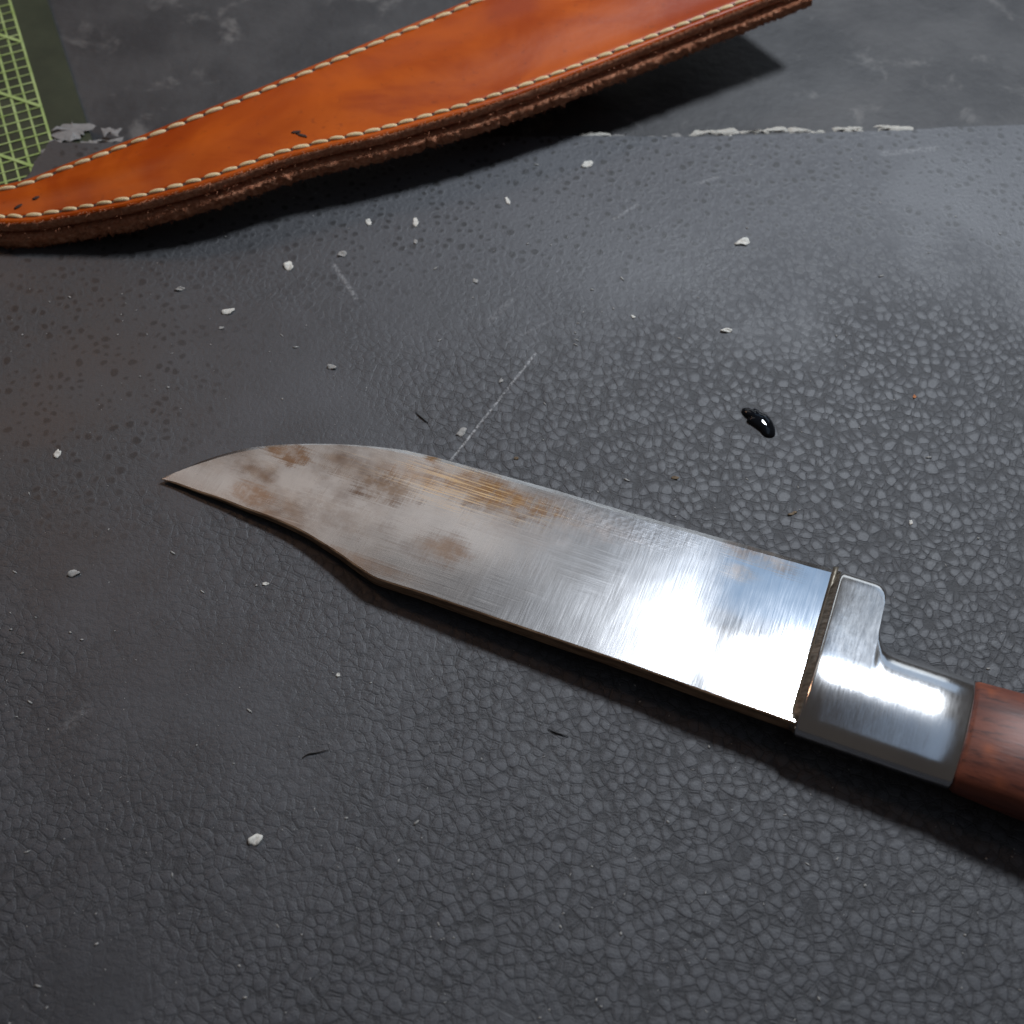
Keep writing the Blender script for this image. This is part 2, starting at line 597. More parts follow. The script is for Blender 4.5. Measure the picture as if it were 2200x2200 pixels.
def quad_strip(verts, faces, a, b, w, z, th=0.00012):
    d = (b - a).normalized()
    s = Vector((-d.y, d.x, 0)) * w / 2
    i = len(verts)
    for p in (a - s, b - s, b + s, a + s):
        verts.append((p.x, p.y, z))
    for p in (a - s, b - s, b + s, a + s):
        verts.append((p.x, p.y, z + th))
    faces += [(i + 4, i + 5, i + 6, i + 7), (i, i + 1, i + 5, i + 4), (i + 1, i + 2, i + 6, i + 5), (i + 2, i + 3, i + 7, i + 6), (i + 3, i, i + 4, i + 7)]


NU, NV0, NV1 = 44, -14, 34
bm = bmesh.new()
q = [Vector((0, 0, 0)) - Uv * .012 + Vv * (NV0 * cell - .012), Uv * (NU * cell + .012) + Vv * (NV0 * cell - .012),
     Uv * (NU * cell + .012) + Vv * (NV1 * cell + .012), -Uv * .012 + Vv * (NV1 * cell + .012)]
lo = [bm.verts.new((p.x, p.y, bench_z + .0001 - zc)) for p in q]
hi = [bm.verts.new((p.x, p.y, 0)) for p in q]
bm.faces.new(hi)
bm.faces.new(lo[::-1])
for i in range(4):
    bm.faces.new((lo[i], lo[(i + 1) % 4], hi[(i + 1) % 4], hi[i]))
add_obj("mat_sheet", bm_mesh("mat_sheet", bm), mat_cutting_mat(O, Uv, Vv), cm, smooth=False)
vs, fs = [], []
for i in range(NU + 1):
    w = .0006
    if i % 2 == 0:
        w = .0008
    quad_strip(vs, fs, Uv * (i * cell) + Vv * (NV0 * cell), Uv * (i * cell) + Vv * (NV1 * cell), w, .00004)
for j in range(NV0, NV1 + 1):
    quad_strip(vs, fs, Vv * (j * cell), Uv * (NU * cell) + Vv * (j * cell), .00036 if j % 2 else .0005, .00018)
for k in range(-6, 8):
    a = Vv * (k * 8 * cell + 3 * cell)
    quad_strip(vs, fs, a + Vector((0, 0, 0)), a + (Uv * 18 + Vv * 18) * cell if False else a + Uv * 30 * cell + Vv * 30 * cell, .0011, .00032)
bmx = bmesh.new()
me = mesh("grid_print", vs, fs)
bmx.from_mesh(me)
# keep the diagonals on the printed field
for co_, no_ in ((Vv * (NV1 * cell), Vv), (Vv * (NV0 * cell), -Vv), (Uv * NU * cell, Uv)):
    bmesh.ops.bisect_plane(bmx, geom=bmx.verts[:] + bmx.edges[:] + bmx.faces[:], plane_co=co_, plane_no=no_, clear_outer=True)
bmx.to_mesh(me)
bmx.free()
grid = add_obj("grid_print", me, mat_ink(), cm, smooth=False)
grid['kind'] = 'stuff'

# leather sheet: straight back edge, torn corner at the left
edge_px = [(-2600, 600), (-700, 520), (-120, 455), (-40, 430), (30, 398), (66, 372), (72, 352), (84, 335), (97, 322), (104, 308), (118, 301), (135, 306), (200, 307), (330, 304), (700, 299),
           (1000, 294), (1250, 292), (1400, 293), (1480, 295), (1600, 291), (1700, 287), (1800, 284), (1960, 279), (2060, 272), (2200, 268), (2700, 262), (4000, 250)]
edge = []
for a, b in zip(edge_px, edge_px[1:]):
    n = max(2, int(abs(b[0] - a[0]) / 14))
    for k in range(n):
        t = k / n
        px, py = a[0] + (b[0] - a[0]) * t, a[1] + (b[1] - a[1]) * t
        j = 3.0 if px < 130 else 1.6
        edge.append(P(px + n3(px * .11, 1.3) * j, py + n3(px * .09, 7.7) * j + n3(px * .4, 2.1) * j * .5, 0))
leather = mat_leather()
bm = bmesh.new()
top = [bm.verts.new((p.x, p.y, 0)) for p in edge]
back_lo = [bm.verts.new((p.x, p.y - .0002, -T_LEATHER)) for p in edge]
front = [bm.verts.new((p.x, -.75, 0)) for p in edge]
for i in range(len(edge) - 1):
    bm.faces.new((top[i], top[i + 1], front[i + 1], front[i]))
    bm.faces.new((back_lo[i], back_lo[i + 1], top[i + 1], top[i]))
me = bm_mesh("leather_sheet", bm)
sheet = add_obj("leather_sheet", me, leather, smooth=False)
thing(sheet, "large black pebble-grained leather sheet covering the bench under the knife", "leather sheet")

# ragged pale backing showing along the torn edges
pale = mat_flake("pale_torn_backing", (.46, .44, .39))
grey = mat_flake("grey_torn_backing", (.23, .22, .21))


def ragged(name, pts, z0, th, m, parent, seed, j=.0005):
    """Thin lump with an uneven outline; pts in world xy."""
    line = []
    n = len(pts)
    for i in range(n):
        a, b = pts[i], pts[(i + 1) % n]
        k = max(2, int((b - a).length / .0011))
        for q_ in range(k):
            line.append(a.lerp(b, q_ / k))
    c = sum(line, Vector((0, 0, 0))) / len(line)
    bm = bmesh.new()
    rim, mid = [], []
    for i, p in enumerate(line):
        dx = n3(p.x * 900 + seed, p.y * 900) * j * 1.6
        dy = n3(p.x * 900, p.y * 900 + seed * 3) * j * 1.6
        rim.append(bm.verts.new((p.x + dx, p.y + dy, z0)))
        q_ = p.lerp(c, .22)
        mid.append(bm.verts.new((q_.x + dx * .6, q_.y + dy * .6, z0 + th * (.8 + .5 * n3(p.x * 500, p.y * 500, seed)))))
    cv = bm.verts.new((c.x, c.y, z0 + th))
    k = len(line)
    for i in range(k):
        bm.faces.new((rim[i], rim[(i + 1) % k], mid[(i + 1) % k], mid[i]))
        bm.faces.new((mid[i], mid[(i + 1) % k], cv))
    return add_obj(name, bm_mesh(name, bm), m, parent)


for k, (m_, pp) in enumerate([
    (pale, [(1245, 285), (1300, 282), (1316, 290), (1270, 295), (1248, 296)]),
    (grey, [(1318, 286), (1345, 288), (1346, 294), (1320, 293)]),
    (grey, [(1392, 286), (1405, 290), (1410, 295), (1396, 296)]),
    (grey, [(1424, 288), (1434, 292), (1428, 297), (1422, 295)]),
    (grey, [(1446, 287), (1465, 288), (1468, 296), (1450, 297)]),
    (pale, [(1478, 292), (1490, 280), (1540, 277), (1582, 274), (1584, 285), (1550, 288), (1510, 287)]),
    (pale, [(1556, 291), (1575, 288), (1572, 294), (1560, 295)]),
    (pale, [(1588, 282), (1640, 278), (1690, 270), (1692, 282), (1640, 284), (1595, 285)]),
    (pale, [(1694, 272), (1720, 274), (1745, 278), (1720, 284), (1696, 283)]),
    (pale, [(1730, 284), (1770, 280), (1772, 283), (1745, 288)]),
    (pale, [(1786, 272), (1850, 272), (1856, 280), (1830, 283), (1795, 280)]),
    (pale, [(1880, 268), (1962, 270), (1960, 282), (1925, 282), (1890, 278)]),
    (grey, [(112, 288), (118, 270), (150, 262), (205, 268), (178, 282), (172, 296), (130, 300)]),
    (grey, [(72, 358), (80, 335), (98, 316), (112, 296), (134, 300), (120, 312), (104, 322), (94, 338), (80, 360)]),
    (grey, [(170, 300), (210, 299), (208, 308), (175, 309)]),
    (grey, [(205, 300), (262, 296), (264, 304), (212, 307)]),
    (grey, [(215, 276), (240, 270), (262, 280), (250, 290), (222, 288)]),
]):
    ragged("torn_backing", [P(a, b, -.0004) for a, b in pp], -.0009, .0006 if m_ is pale else .0003, m_, sheet, k * 5.3, .0009 if m_ is pale else .0016)

# ------------------------------------------------------------------ knife
TIP_Z, GUARD_Z = 0.0012, 0.0079       # mid-plane height
tip0 = P(347, 1029, TIP_Z)
g_sp = P(1727, 1560, GUARD_Z + .0019)
g_ed = P(1782, 1220, GUARD_Z)
spine_dir = (P(1727, 1560, GUARD_Z) - P(858, 1258, .0045))
ax = Vector((spine_dir.x, spine_dir.y, 0)).normalized()
gx = (P(1755, 1390, GUARD_Z) - tip0).dot(ax)
slope = (GUARD_Z - TIP_Z) / gx
X = Vector((ax.x, ax.y, slope)).normalized()
Y = Vector((0, 0, 1)).cross(X).normalized()        # towards the cutting edge (away from the viewer)
Z = X.cross(Y)
ROLL = math.radians(-6.0)                          # lies tipped a little on to its edge side
Y = (Y * math.cos(ROLL) + Z * math.sin(ROLL)).normalized()
Z = X.cross(Y)
knife = empty("knife", tip0)
knife.matrix_world = Matrix.Translation(tip0) @ Matrix((X, Y, Z)).transposed().to_4x4()
thing(knife, "clip point hunting knife with steel blade, bright metal guard and red-brown wood handle", "knife")


def K(px, py, w=0.0):
    """Pixel on the photo -> (u, v) on the knife's own plane at height w above it."""
    d = ray(px, py)
    p0 = tip0 + Z * w
    t = (p0 - CAM).dot(Z) / d.dot(Z)
    r = CAM + d * t - tip0
    return r.dot(X), r.dot(Y)


LEN = (K(1755, 1390)[0])
edge_uv = [K(*p) for p in ((347, 1029), (370, 1016), (400, 1002), (450, 982), (500, 967), (560, 956), (620, 950), (700, 948), (760, 950), (820, 957), (880, 968), (940, 983), (1000, 1000), (1080, 1022), (1166, 1045), (1250, 1070), (1331, 1095), (1476, 1136), (1621, 1176), (1700, 1199), (1800, 1226))]
sp_uv = [(0, -.0001)] + [K(*p, interp([(0, .0002), (347, .0002), (610, .0012), (804, .0019), (1800, .0021)], p[0])) for p in ((385, 1041), (423, 1055), (475, 1072), (527, 1092), (570, 1107), (610, 1123), (653, 1143), (693, 1167), (725, 1187), (755, 1208), (780, 1225), (804, 1240), (830, 1249), (858, 1258), (920, 1278), (982, 1300), (1200, 1375), (1366, 1432), (1537, 1494), (1727, 1560), (1790, 1582))]
ed_c = [(p.x, p.y) for p in catmull([(a, b, 0) for a, b in edge_uv], 8)]
sp_c = [(p.x, p.y) for p in catmull([(a, b, 0) for a, b in sp_uv], 8)]
U_END = LEN + .004


def relax(line, keep, it):
    pts_ = [Vector((a, b, 0)) for a, b in line]
    pts_ = resample(pts_, 240)
    for _ in range(it):
        pts_ = [pts_[0]] + [p * .5 + (pts_[i] + pts_[i + 2]) * .25 for i, p in enumerate(pts_[1:-1])] + [pts_[-1]]
    return [(p.x, p.y) for p in pts_]


ed_c = relax(ed_c, 0, 180)
sp_c = relax(sp_c, 0, 2)


def half_th(u):
    return interp([(0, .0002), (.015, .0007), (.06, .0016), (.09, .0020), (U_END, .0021)], u)


bm = bmesh.new()
NS = 150
rows = []
for i in range(NS + 1):
    t = i / NS
    u = U_END * (t ** 1.25)
    ve = interp(ed_c, u)
    vs_ = interp(sp_c, u)
    if i == 0:
        ve, vs_ = .0001, -.0001
    hw = half_th(u)
    wd = ve - vs_
    ch = min(.00035, wd * .06)
    bev = min(.0013, wd * .12)
    eb = .00030
    # section: spine chamfer, flat, grind, micro bevel, edge, and back underneath
    top = []
    jag = n3(u * 900, 3.1) * .00012 + n3(u * 3000, 9.2) * .00005
    top.append((vs_, hw - ch * .8))
    top.append((vs_ + ch, hw))
    for f in (.15, .3, .45, .6, .75, .88):
        v = vs_ + ch + (wd - ch - bev) * f
        # flat along the spine, then an easing full grind to the edge
        g_ = max(0.0, (f - .30) / .70)
        top.append((v, hw - (hw - eb) * (g_ ** 1.35)))
    top.append((ve - bev + jag, eb))
    top.append((ve, .00004))
    sec = [(v, w) for v, w in top] + [(v, -w) for v, w in reversed(top)]
    rows.append([bm.verts.new((u, v, w)) for v, w in sec])
ns = len(rows[0])
for a, b in zip(rows, rows[1:]):
    for j in range(ns):
        bm.faces.new((a[j], b[j], b[(j + 1) % ns], a[(j + 1) % ns]))
bm.faces.new(rows[0][::-1])
bm.faces.new(rows[-1])
me = bm_mesh("blade", bm)
BLOBS = []
for (px, py, rx, ry, a) in ((617, 972, .012, .006, .8), (545, 1066, .012, .006, .7), (830, 1050, .012, .008, .95), (760, 1020, .014, .005, .7), (1090, 1085, .016, .008, .95), (1030, 1060, .02, .007, .6),
                            (1210, 1110, .022, .008, .55), (1130, 1150, .02, .006, .35), (940, 1190, .012, .007, .5), (690, 1100, .03, .008, .45), (1640, 1200, .012, .005, .75), (1590, 1235, .006, .004, .6)):
    u, v = K(px, py)
    BLOBS.append((u, v, rx, ry, a))
RUST = []
for (px, py, rx, ry, a) in ((617, 975, .009, .0045, .55), (545, 1066, .008, .004, .55), (930, 985, .0030, .0022, .9), (960, 1190, .008, .005, .4), (1000, 1050, .02, .006, .35), (770, 1215, .02, .003, .4), (1060, 1052, .020, .0055, .6), (900, 1030, .014, .004, .45)):
    u, v = K(px, py)
    RUST.append((u, v, rx, ry, a))
GOLD = K(985, 1050)
CLEAN = K(440, 1030)
PITS = [K(840, 1215), K(930, 1240)]
DIMP = [K(1310, 1115), K(1640, 1235)]
blade = add_obj("blade", me, [mat_blade(LEN), mat_spine()], knife)
for p in me.polygons:
    if p.normal.y < -.5 and abs(p.normal.x) < .9:
        p.material_index = 1
me.set_sharp_from_angle(angle=math.radians(5))

# guard and ferrule, lofted along the knife's axis
gm = [mat_guard(), mat_guard_face()]
U_A = K(1757, 1390, .006)[0]                     # front face of the guard
u_front = LEN
v_sp = K(1760, 1575, .006)[1]                    # spine side of the ferrule
v_tip = K(1860, 1225, .004)[1]                   # end of the finger guard
u_q1 = K(1893, 1330, .005)[0]                    # rear of the finger guard
v_f = K(2000, 1432, .003)[1] + .0010                     # edge side of the ferrule
u_end = K(2075, 1500, .008)[0] + .0022
print("KNIFE", LEN, v_sp, v_tip, u_q1, v_f, u_end)


def loft(bm, secs, cap0=True, cap1=True, mi0=0):
    rows = [[bm.verts.new(p) for p in s] for s in secs]
    k = len(rows[0])
    for a, b in zip(rows, rows[1:]):
        for j in range(k):
            bm.faces.new((a[j], a[(j + 1) % k], b[(j + 1) % k], b[j]))
    if cap0:
        f = bm.faces.new(rows[0])
        f.material_index = mi0
    if cap1:
        bm.faces.new(rows[-1][::-1])
    return rows


def section(u, v0, v1, hw, e=2.6, n=56):
    out = []
    c, r = (v0 + v1) / 2, (v1 - v0) / 2
    for k in range(n):
        a = 2 * math.pi * k / n
        ca, sa = math.cos(a), math.sin(a)
        out.append((u, c + r * math.copysign(abs(ca) ** (2 / e), ca), hw * math.copysign(abs(sa) ** (2 / e), sa)))
    return out


HW = .0070

v_lo = v_sp + .0010
FW = v_f - v_lo


def smooth(x):
    x = max(0.0, min(1.0, x))
    return x * x * (3 - 2 * x)


def gsec(u, v1, inset, n=44):
    """Guard section: rounded ferrule below, flat finger guard reaching up to v1."""
    q_ = smooth((v1 - v_f) / .004)
    rn = FW * .56
    re = FW * .42 * (1 - q_) + .0045 * q_
    up = []
    for k in range(n + 1):
        t = .5 - .5 * math.cos(math.pi * k / n)
        v = v_lo + (v1 - v_lo) * t
        h = HW + q_ * (-.125 * max(0.0, v - (v_lo + FW * .62)))
        a = max(0.0, (v_lo + rn - v) / rn)
        b = max(0.0, (v - (v1 - re)) / re)
        h *= max(0.0, 1 - a ** 2.1) ** (1 / 2.1) * max(0.0, 1 - b ** 2.3) ** (1 / 2.3)
        c_ = (v_lo + v1) / 2
        v = c_ + (v - c_) * (1 - inset / max(.004, (v1 - v_lo) / 2))
        up.append((v, max(.0, h - inset * (1 if h > inset else 0))))
    ring = [(u, v, w + .00005) for v, w in up] + [(u, v, -w - .00005) for v, w in reversed(up)]
    return ring


bm = bmesh.new()
L_q = u_q1 - u_front
st = [(u_front - .0010, .0016, v_tip), (u_front + .0004, .0004, v_tip), (u_front + .0007, .0001, v_tip), (u_front + .0012, 0, v_tip),
      (u_front + L_q * .4, 0, v_tip), (u_front + L_q * .65, 0, v_tip)]
for k in range(7):
    a = math.pi / 2 * k / 6
    st.append((u_front + L_q - .0030 + .0030 * math.sin(a), 0, v_tip - .0034 * (1 - math.cos(a))))
for du, f in ((.00005, .2), (.0001, .4), (.0002, .58), (.0005, .72), (.0011, .83), (.0020, .91), (.0033, .965), (.0050, .99), (.0070, 1.0)):
    st.append((u_q1 + du, 0, (v_tip - .0034) + (v_f - v_tip + .0034) * f))
st += [((u_q1 + u_end) / 2 + .004, 0, v_f), (u_end - .0007, 0, v_f), (u_end - .0002, .0002, v_f), (u_end, .0006, v_f)]
secs = [gsec(u, v1, i_) for u, i_, v1 in st]
rows = loft(bm, secs, mi0=1)
for f in bm.faces:
    if all(v.co.x < u_front + .0005 for v in f.verts):
        f.material_index = 1
me = bm_mesh("guard", bm)
guard = add_obj("guard", me, gm, knife)
me.set_sharp_from_angle(angle=math.radians(50))

# dark solder seam where the blade enters the guard
bm = bmesh.new()
loft(bm, [section(u_front - .0016, interp(sp_c, LEN) + .0002, interp(ed_c, LEN) - .0002, .0022, 8, 40), section(u_front - .0004, interp(sp_c, LEN) - .0001, interp(ed_c, LEN) + .0001, .0027, 8, 40)])
add_obj("solder_seam", bm_mesh("solder_seam", bm), mat_simple("dark_solder", (.16, .14, .11), .45, .7, bump=.6), knife)

# wooden handle
bm = bmesh.new()
hs = []
for u, dv0, dv1, hw in ((-.0010, .0012, -.0012, .0052), (.0002, .0003, -.0003, .0066), (.0010, 0, 0, .0072), (.012, -.0004, .0003, .0090), (.03, -.0012, .0014, .0098), (.055, -.0006, .0026, .0102), (.08, .0008, .0014, .0108), (.10, -.0002, .0010, .0126), (.115, -.0024, .0034, .0130), (.122, -.0012, .0022, .0110), (.1255, .003, -.002, .006)):
    hs.append(section(u_end + u, v_lo + dv0, v_f + dv1, hw, 2.3))
loft(bm, hs)
me = bm_mesh("handle", bm)
handle = add_obj("handle", me, mat_wood(), knife)
bm = bmesh.new()
bmesh.ops.create_cone(bm, cap_ends=True, segments=24, radius1=.003, radius2=.003, depth=.0206, matrix=Matrix.Translation((u_end + .06, (v_lo + v_f) / 2 + .001, 0)))
add_obj("handle_pin", bm_mesh("handle_pin", bm), gm[0], knife, smooth=False)

# ------------------------------------------------------------------ sheath
# the two long rims of the top panel, tip first (photo pixels)
far_px = [(-95, 437), (-88, 424), (-70, 413), (-45, 405), (-20, 399), (19, 391), (62, 380), (130, 353), (199, 327), (280, 296), (329, 277), (420, 240), (560, 184), (760, 100), (1000, 0), (1250, -105), (1500, -210)]
near_px = [(-95, 437), (-92, 448), (-80, 459), (-55, 469), (-20, 477), (0, 478), (50, 477), (93, 472), (186, 456), (280, 438), (373, 414), (466, 387), (559, 355), (603, 340), (707, 313), (798, 294), (900, 266), (1050, 222), (1250, 150), (1500, 52), (1750, -45)]


def ztop(px):
    return interp([(-100, .0092), (0, .0094), (90, .0100), (200, .0128), (300, .0154), (450, .0178), (700, .0192), (1000, .0205), (1750, .024)], px)


NSH = 260
far = resample(catmull([P(a, b, ztop(a)) for a, b in far_px], 8), NSH)
near = resample(catmull([P(a, b, ztop(a)) for a, b in near_px], 8), NSH)
sh_o = P(200, 400, 0)
sheath = empty("knife_sheath", sh_o)
thing(sheath, "glossy orange-brown stitched leather sheath lying beyond the knife", "sheath")
TH_L = .0031


def sheath_rows(ts, prof, drop_, jit, seed):
    """Rows of points across the sheath; prof(t, width) gives height over the rim line."""
    out = []
    for i in range(NSH):
        a, b = near[i], far[i]
        w = (b - a).length
        row = []
        for t in ts:
            tt = t(w) if callable(t) else t
            p = a.lerp(b, tt)
            row.append(Vector((p.x, p.y, p.z + prof(tt, w, i) - drop_)))
        out.append(row)
    return out


INSET = .0024


def dome(t, w, i):
    d = min(t, 1 - t) * w
    f = max(0, min(1, (d - .0036) / max(.004, w * .5 - .0036)))
    up = .0030 * f * f * (3 - 2 * f) * max(0, min(1, (w - .012) / .035))
    gro = -.00045 * math.exp(-((d - INSET) / .0006) ** 2)
    rim = -.0007 * max(0, 1 - d / .0010) ** 2
    crease = 0.0
    return up + gro + rim + crease


def col_d(d, w):
    if w < .0085:
        return d / .0085 * .3
    if d > .0031:
        d = .0031 + (d - .0031) / .0054 * (min(.0085, .3 * w) - .0031) if .3 * w > .0031 else .0031 + (d - .0031) * .02
    return min(.49, d / w)


def tin(d):
    return lambda w: col_d(d, w)


def tout(d):
    return lambda w: 1 - col_d(d, w)


ts = [0] + [tin(x) for x in (.0003, .0007, .0012, .0017, .0021, .0024, .0027, .0031, .0038, .0050, .0065, .0085)] + [.3, .4, .5, .6, .7] + [tout(x) for x in (.0085, .0065, .0050, .0038, .0031, .0027, .0024, .0021, .0017, .0012, .0007, .0003)] + [1]


def build_layer(name, z_off, thick, m, use_dome, shrink, jit, seed):
    bm = bmesh.new()
    lo, hi = [], []
    prof = dome if use_dome else (lambda t, w, i: 0.0)
    tt = ts if use_dome else [0, tin(.0006), .3, .7, tout(.0006), 1]
    rows = sheath_rows(tt, prof, z_off, jit, seed)
    vr = []
    for i, row in enumerate(rows):
        a, b = near[i], far[i]
        d = (a - b)
        d.z = 0
        d = d.normalized() if d.length > 1e-6 else Vector((-1, 0, 0))
        r_ = []
        for k, p in enumerate(row):
            o = Vector((0, 0, 0))
            if k == 0 or k == len(row) - 1:
                s = 1 if k == 0 else -1
                o = d * s * (-shrink + jit * (n3(i * .9, seed) + .6 * n3(i * 2.7, seed + 4)))
                o.z = jit * .5 * n3(i * 1.3, seed + 8)
            r_.append(bm.verts.new(p + o - sh_o))
        vr.append(r_)
    n = len(vr[0])
    for a, b in zip(vr, vr[1:]):
        for j in range(n - 1):
            bm.faces.new((a[j], b[j], b[j + 1], a[j + 1])).material_index = 0
    # walls: three jittered rows each side, then the underside
    NW = 4
    for side in (0, n - 1):
        prev = [r_[side] for r_ in vr]
        s = 1 if side == 0 else -1
        for q_ in range(1, NW + 1):
            cur = []
            for i in range(NSH):
                p = prev[i].co.copy() if q_ == 1 else None
                base = vr[i][side].co
                a, b = near[i], far[i]
                d = (a - b)
                d.z = 0
                d = d.normalized() if d.length > 1e-6 else Vector((-1, 0, 0))
                f = q_ / NW
                bulge = math.sin(f * math.pi) * .00035
                o = d * s * (bulge + jit * 1.3 * (n3(i * 1.1, f * 5, seed) + .7 * n3(i * 3.3, f * 9, seed + 2)))
                cur.append(bm.verts.new((base.x + o.x, base.y + o.y, base.z - thick * f + jit * .5 * n3(i * 1.7, f * 3 + seed))))
            for i in range(NSH - 1):
                vv = (prev[i], cur[i], cur[i + 1], prev[i + 1])
                bm.faces.new(vv if side == 0 else vv[::-1]).material_index = 1
            prev = cur
        if side == 0:
            low0 = prev
        else:
            low1 = prev
    for i in range(NSH - 1):
        bm.faces.new((low0[i], low1[i], low1[i + 1], low0[i + 1])).material_index = 1
    me = bpy.data.meshes.new(name)
    bm.normal_update()
    bm.to_mesh(me)
    bm.free()
    o = add_obj(name, me, m, sheath)
    return o


m_sh = mat_sheath()
fz1 = mat_fuzzy("raw_leather_edge", (.56, .20, .10), (.80, .40, .24))
fz2 = mat_fuzzy("raw_leather_edge_dark", (.34, .10, .055), (.58, .24, .13))
build_layer("front_panel", 0, .0030, [m_sh, fz1], True, 0, .00025, 1.0)
build_layer("welt", .0029, .0026, [fz2, fz2], False, .0016, .0006, 11.0)
build_layer("back_panel", .0053, .0039, [fz1, fz1], False, -.0013, .0009, 21.0)

# loose fibres standing out of the raw edges, too many to count
bm = bmesh.new()
for k in range(4200):
    i = rnd.randrange(2, NSH - 1)
    t = rnd.random()
    a = near[i - 1].lerp(near[i], t)
    b = far[i]
    d = a - b
    d.z = 0
    d.normalize()
    tan = Vector((-d.y, d.x, 0))
    zz = rnd.choice((-.0003, -.0029, -.0052, -.0056, -.0075, -.0092)) + rnd.uniform(-.0004, .0004)
    base = Vector((a.x, a.y, a.z + zz)) + d * (-.0002 if zz > -.0032 else .0009)
    L = rnd.uniform(.0005, .0019)
    tip = base + d * L * rnd.uniform(.4, 1) + tan * L * rnd.uniform(-.9, .9) + Vector((0, 0, L * rnd.uniform(-.5, .6)))
    w = tan * rnd.uniform(.00006, .00016)
    vs_ = [bm.verts.new(p - sh_o) for p in (base - w, base + w, tip, base + Vector((0, 0, .00012)))]
    bm.faces.new((vs_[0], vs_[1], vs_[2]))
    bm.faces.new((vs_[1], vs_[3], vs_[2]))
    bm.faces.new((vs_[3], vs_[0], vs_[2]))
fr = add_obj("edge_fibres", bm_mesh("edge_fibres", bm), fz1, sheath, smooth=False)
fr['kind'] = 'stuff'

# belt loop behind the throat end, which holds that end off the bench
bm = bmesh.new()
i0 = 184
c = (near[i0] + far[i0]) / 2
dirv = (far[i0 + 8] - far[i0 - 8]); dirv.z = 0; dirv.normalize()
sd = Vector((-dirv.y, dirv.x, 0))
loop = []
zt = c.z - 3 * TH_L
for t in range(21):
    a = t / 20
    loop.append((-.03 + .06 * a, max(.0016, .0016 + (zt - .004) * abs(2 * a - 1) ** 6)))
rows = []
for (l, z) in loop:
    r_ = []
    for s, dz in ((-.011, 0), (.011, 0), (.011, .0022), (-.011, .0022)):
        p = Vector((c.x, c.y, 0)) + dirv * l + sd * s
        r_.append((p.x - sh_o.x, p.y - sh_o.y, z + dz - .0014))
    rows.append(r_)
loft(bm, rows)
add_obj("belt_loop", bm_mesh("belt_loop", bm), m_sh, sheath, smooth=False)

# stitches: short arched threads along both rims
thread = mat_thread()
hole_m = mat_simple("stitch_hole", (.035, .012, .007), .8)


def stitch_mesh(L):
    bm = bmesh.new()
    secs = []
    R = .00064
    for k in range(9):
        t = k / 8
        x = (t - .5) * L
        z = .00042 * math.sin(math.pi * t) ** .6 - .00030
        rr = R * (.55 + .45 * math.sin(math.pi * t) ** .5)
        secs.append([(x, rr * 1.15 * math.cos(2 * math.pi * j / 8) + (.5 - t) * .0004, z + rr * math.sin(2 * math.pi * j / 8)) for j in range(8)])
    loft(bm, secs)
    return bm_mesh("stitch", bm)


def hole_mesh():
    bm = bmesh.new()
    bmesh.ops.create_uvsphere(bm, u_segments=8, v_segments=5, radius=1, matrix=Matrix.Diagonal((.00095, .00060, .00020, 1)))
    return bm_mesh("stitch_hole", bm)


st_me = {}
hm = hole_mesh()
hm.materials.append(hole_m)
holes_v = []


def rim_line(inset_from_near):
    out = []
    for i in range(8, NSH):
        a, b = near[i], far[i]
        w = (b - a).length
        t = min(.5, INSET / w)
        if not inset_from_near:
            t = 1 - t
        p = a.lerp(b, t)
        out.append(Vector((p.x, p.y, p.z - .00035)))
    return out


def run_stitches(line, pitch, L):
    global holes_v
    acc = 0
    dense = resample(line, 2400)
    me = stitch_mesh(L)
    me.materials.append(thread)
    for p in me.polygons:
        p.use_smooth = True
    d = 0
    nxt = pitch * .5
    for a, b in zip(dense, dense[1:]):
        d += (b - a).length
        if d >= nxt:
            nxt += pitch * rnd.uniform(.95, 1.05)
            o = bpy.data.objects.new("stitch", me)
            C.objects.link(o)
            o.parent = sheath
            dv = (b - a).normalized()
            ang = math.atan2(dv.y, dv.x) + rnd.uniform(-.05, .05)
            o.rotation_euler = (0, -math.asin(max(-1, min(1, dv.z))), ang)
            o.location = a - sh_o + Vector((0, 0, .00022))
            s = rnd.uniform(.94, 1.04)
            o.scale = (s, rnd.uniform(.9, 1.1), rnd.uniform(.9, 1.15))
            h = bpy.data.objects.new("stitch_hole", hm)
            C.objects.link(h)
            h.parent = sheath
            h.rotation_euler = (0, 0, ang + .5)
            h.location = a - sh_o + dv * pitch * .5 + Vector((0, 0, .00012))


run_stitches(rim_line(True), .00535, .0050)
run_stitches(rim_line(False), .0060, .0055)


def on_sheath(px, py):
    """Point of the panel under a photo pixel (nearest of the built rows)."""
    best = None
    for i in range(NSH):
        a, b = near[i], far[i]
        w = (b - a).length
        for k in range(1, 20):
            t = k / 20
            p = a.lerp(b, t)
            p = Vector((p.x, p.y, p.z + dome(t, w, i)))
            r_ = p - CAM
            dz = r_.dot(FWD)
            qx = 1100 + 1100 * r_.x / dz / TH
            qy = 1100 - 1100 * r_.dot(UPV) / dz / TH
            e = (qx - px) ** 2 + (qy - py) ** 2
            if best is None or e < best[0]:
                best = (e, p)
    return best[1]


# two dark nicks near the tip
for (px, py, l, a) in ((75, 425, .0024, .55), (43, 442, .0030, .75), (648, 296, .0040, -.35), (640, 286, .003, .2)):
    bm = bmesh.new()
    bmesh.ops.create_uvsphere(bm, u_segments=10, v_segments=5, radius=1, matrix=Matrix.Diagonal((l / 2, .00055, .00016, 1)))
    for v in bm.verts:
        v.co.y += .0003 * n3(v.co.x * 1500, px)
    o = add_obj("nick", bm_mesh("nick", bm), hole_m, sheath)
    o.location = on_sheath(px, py) - sh_o + Vector((0, 0, .0001))
    o.rotation_euler = (0, 0, a)

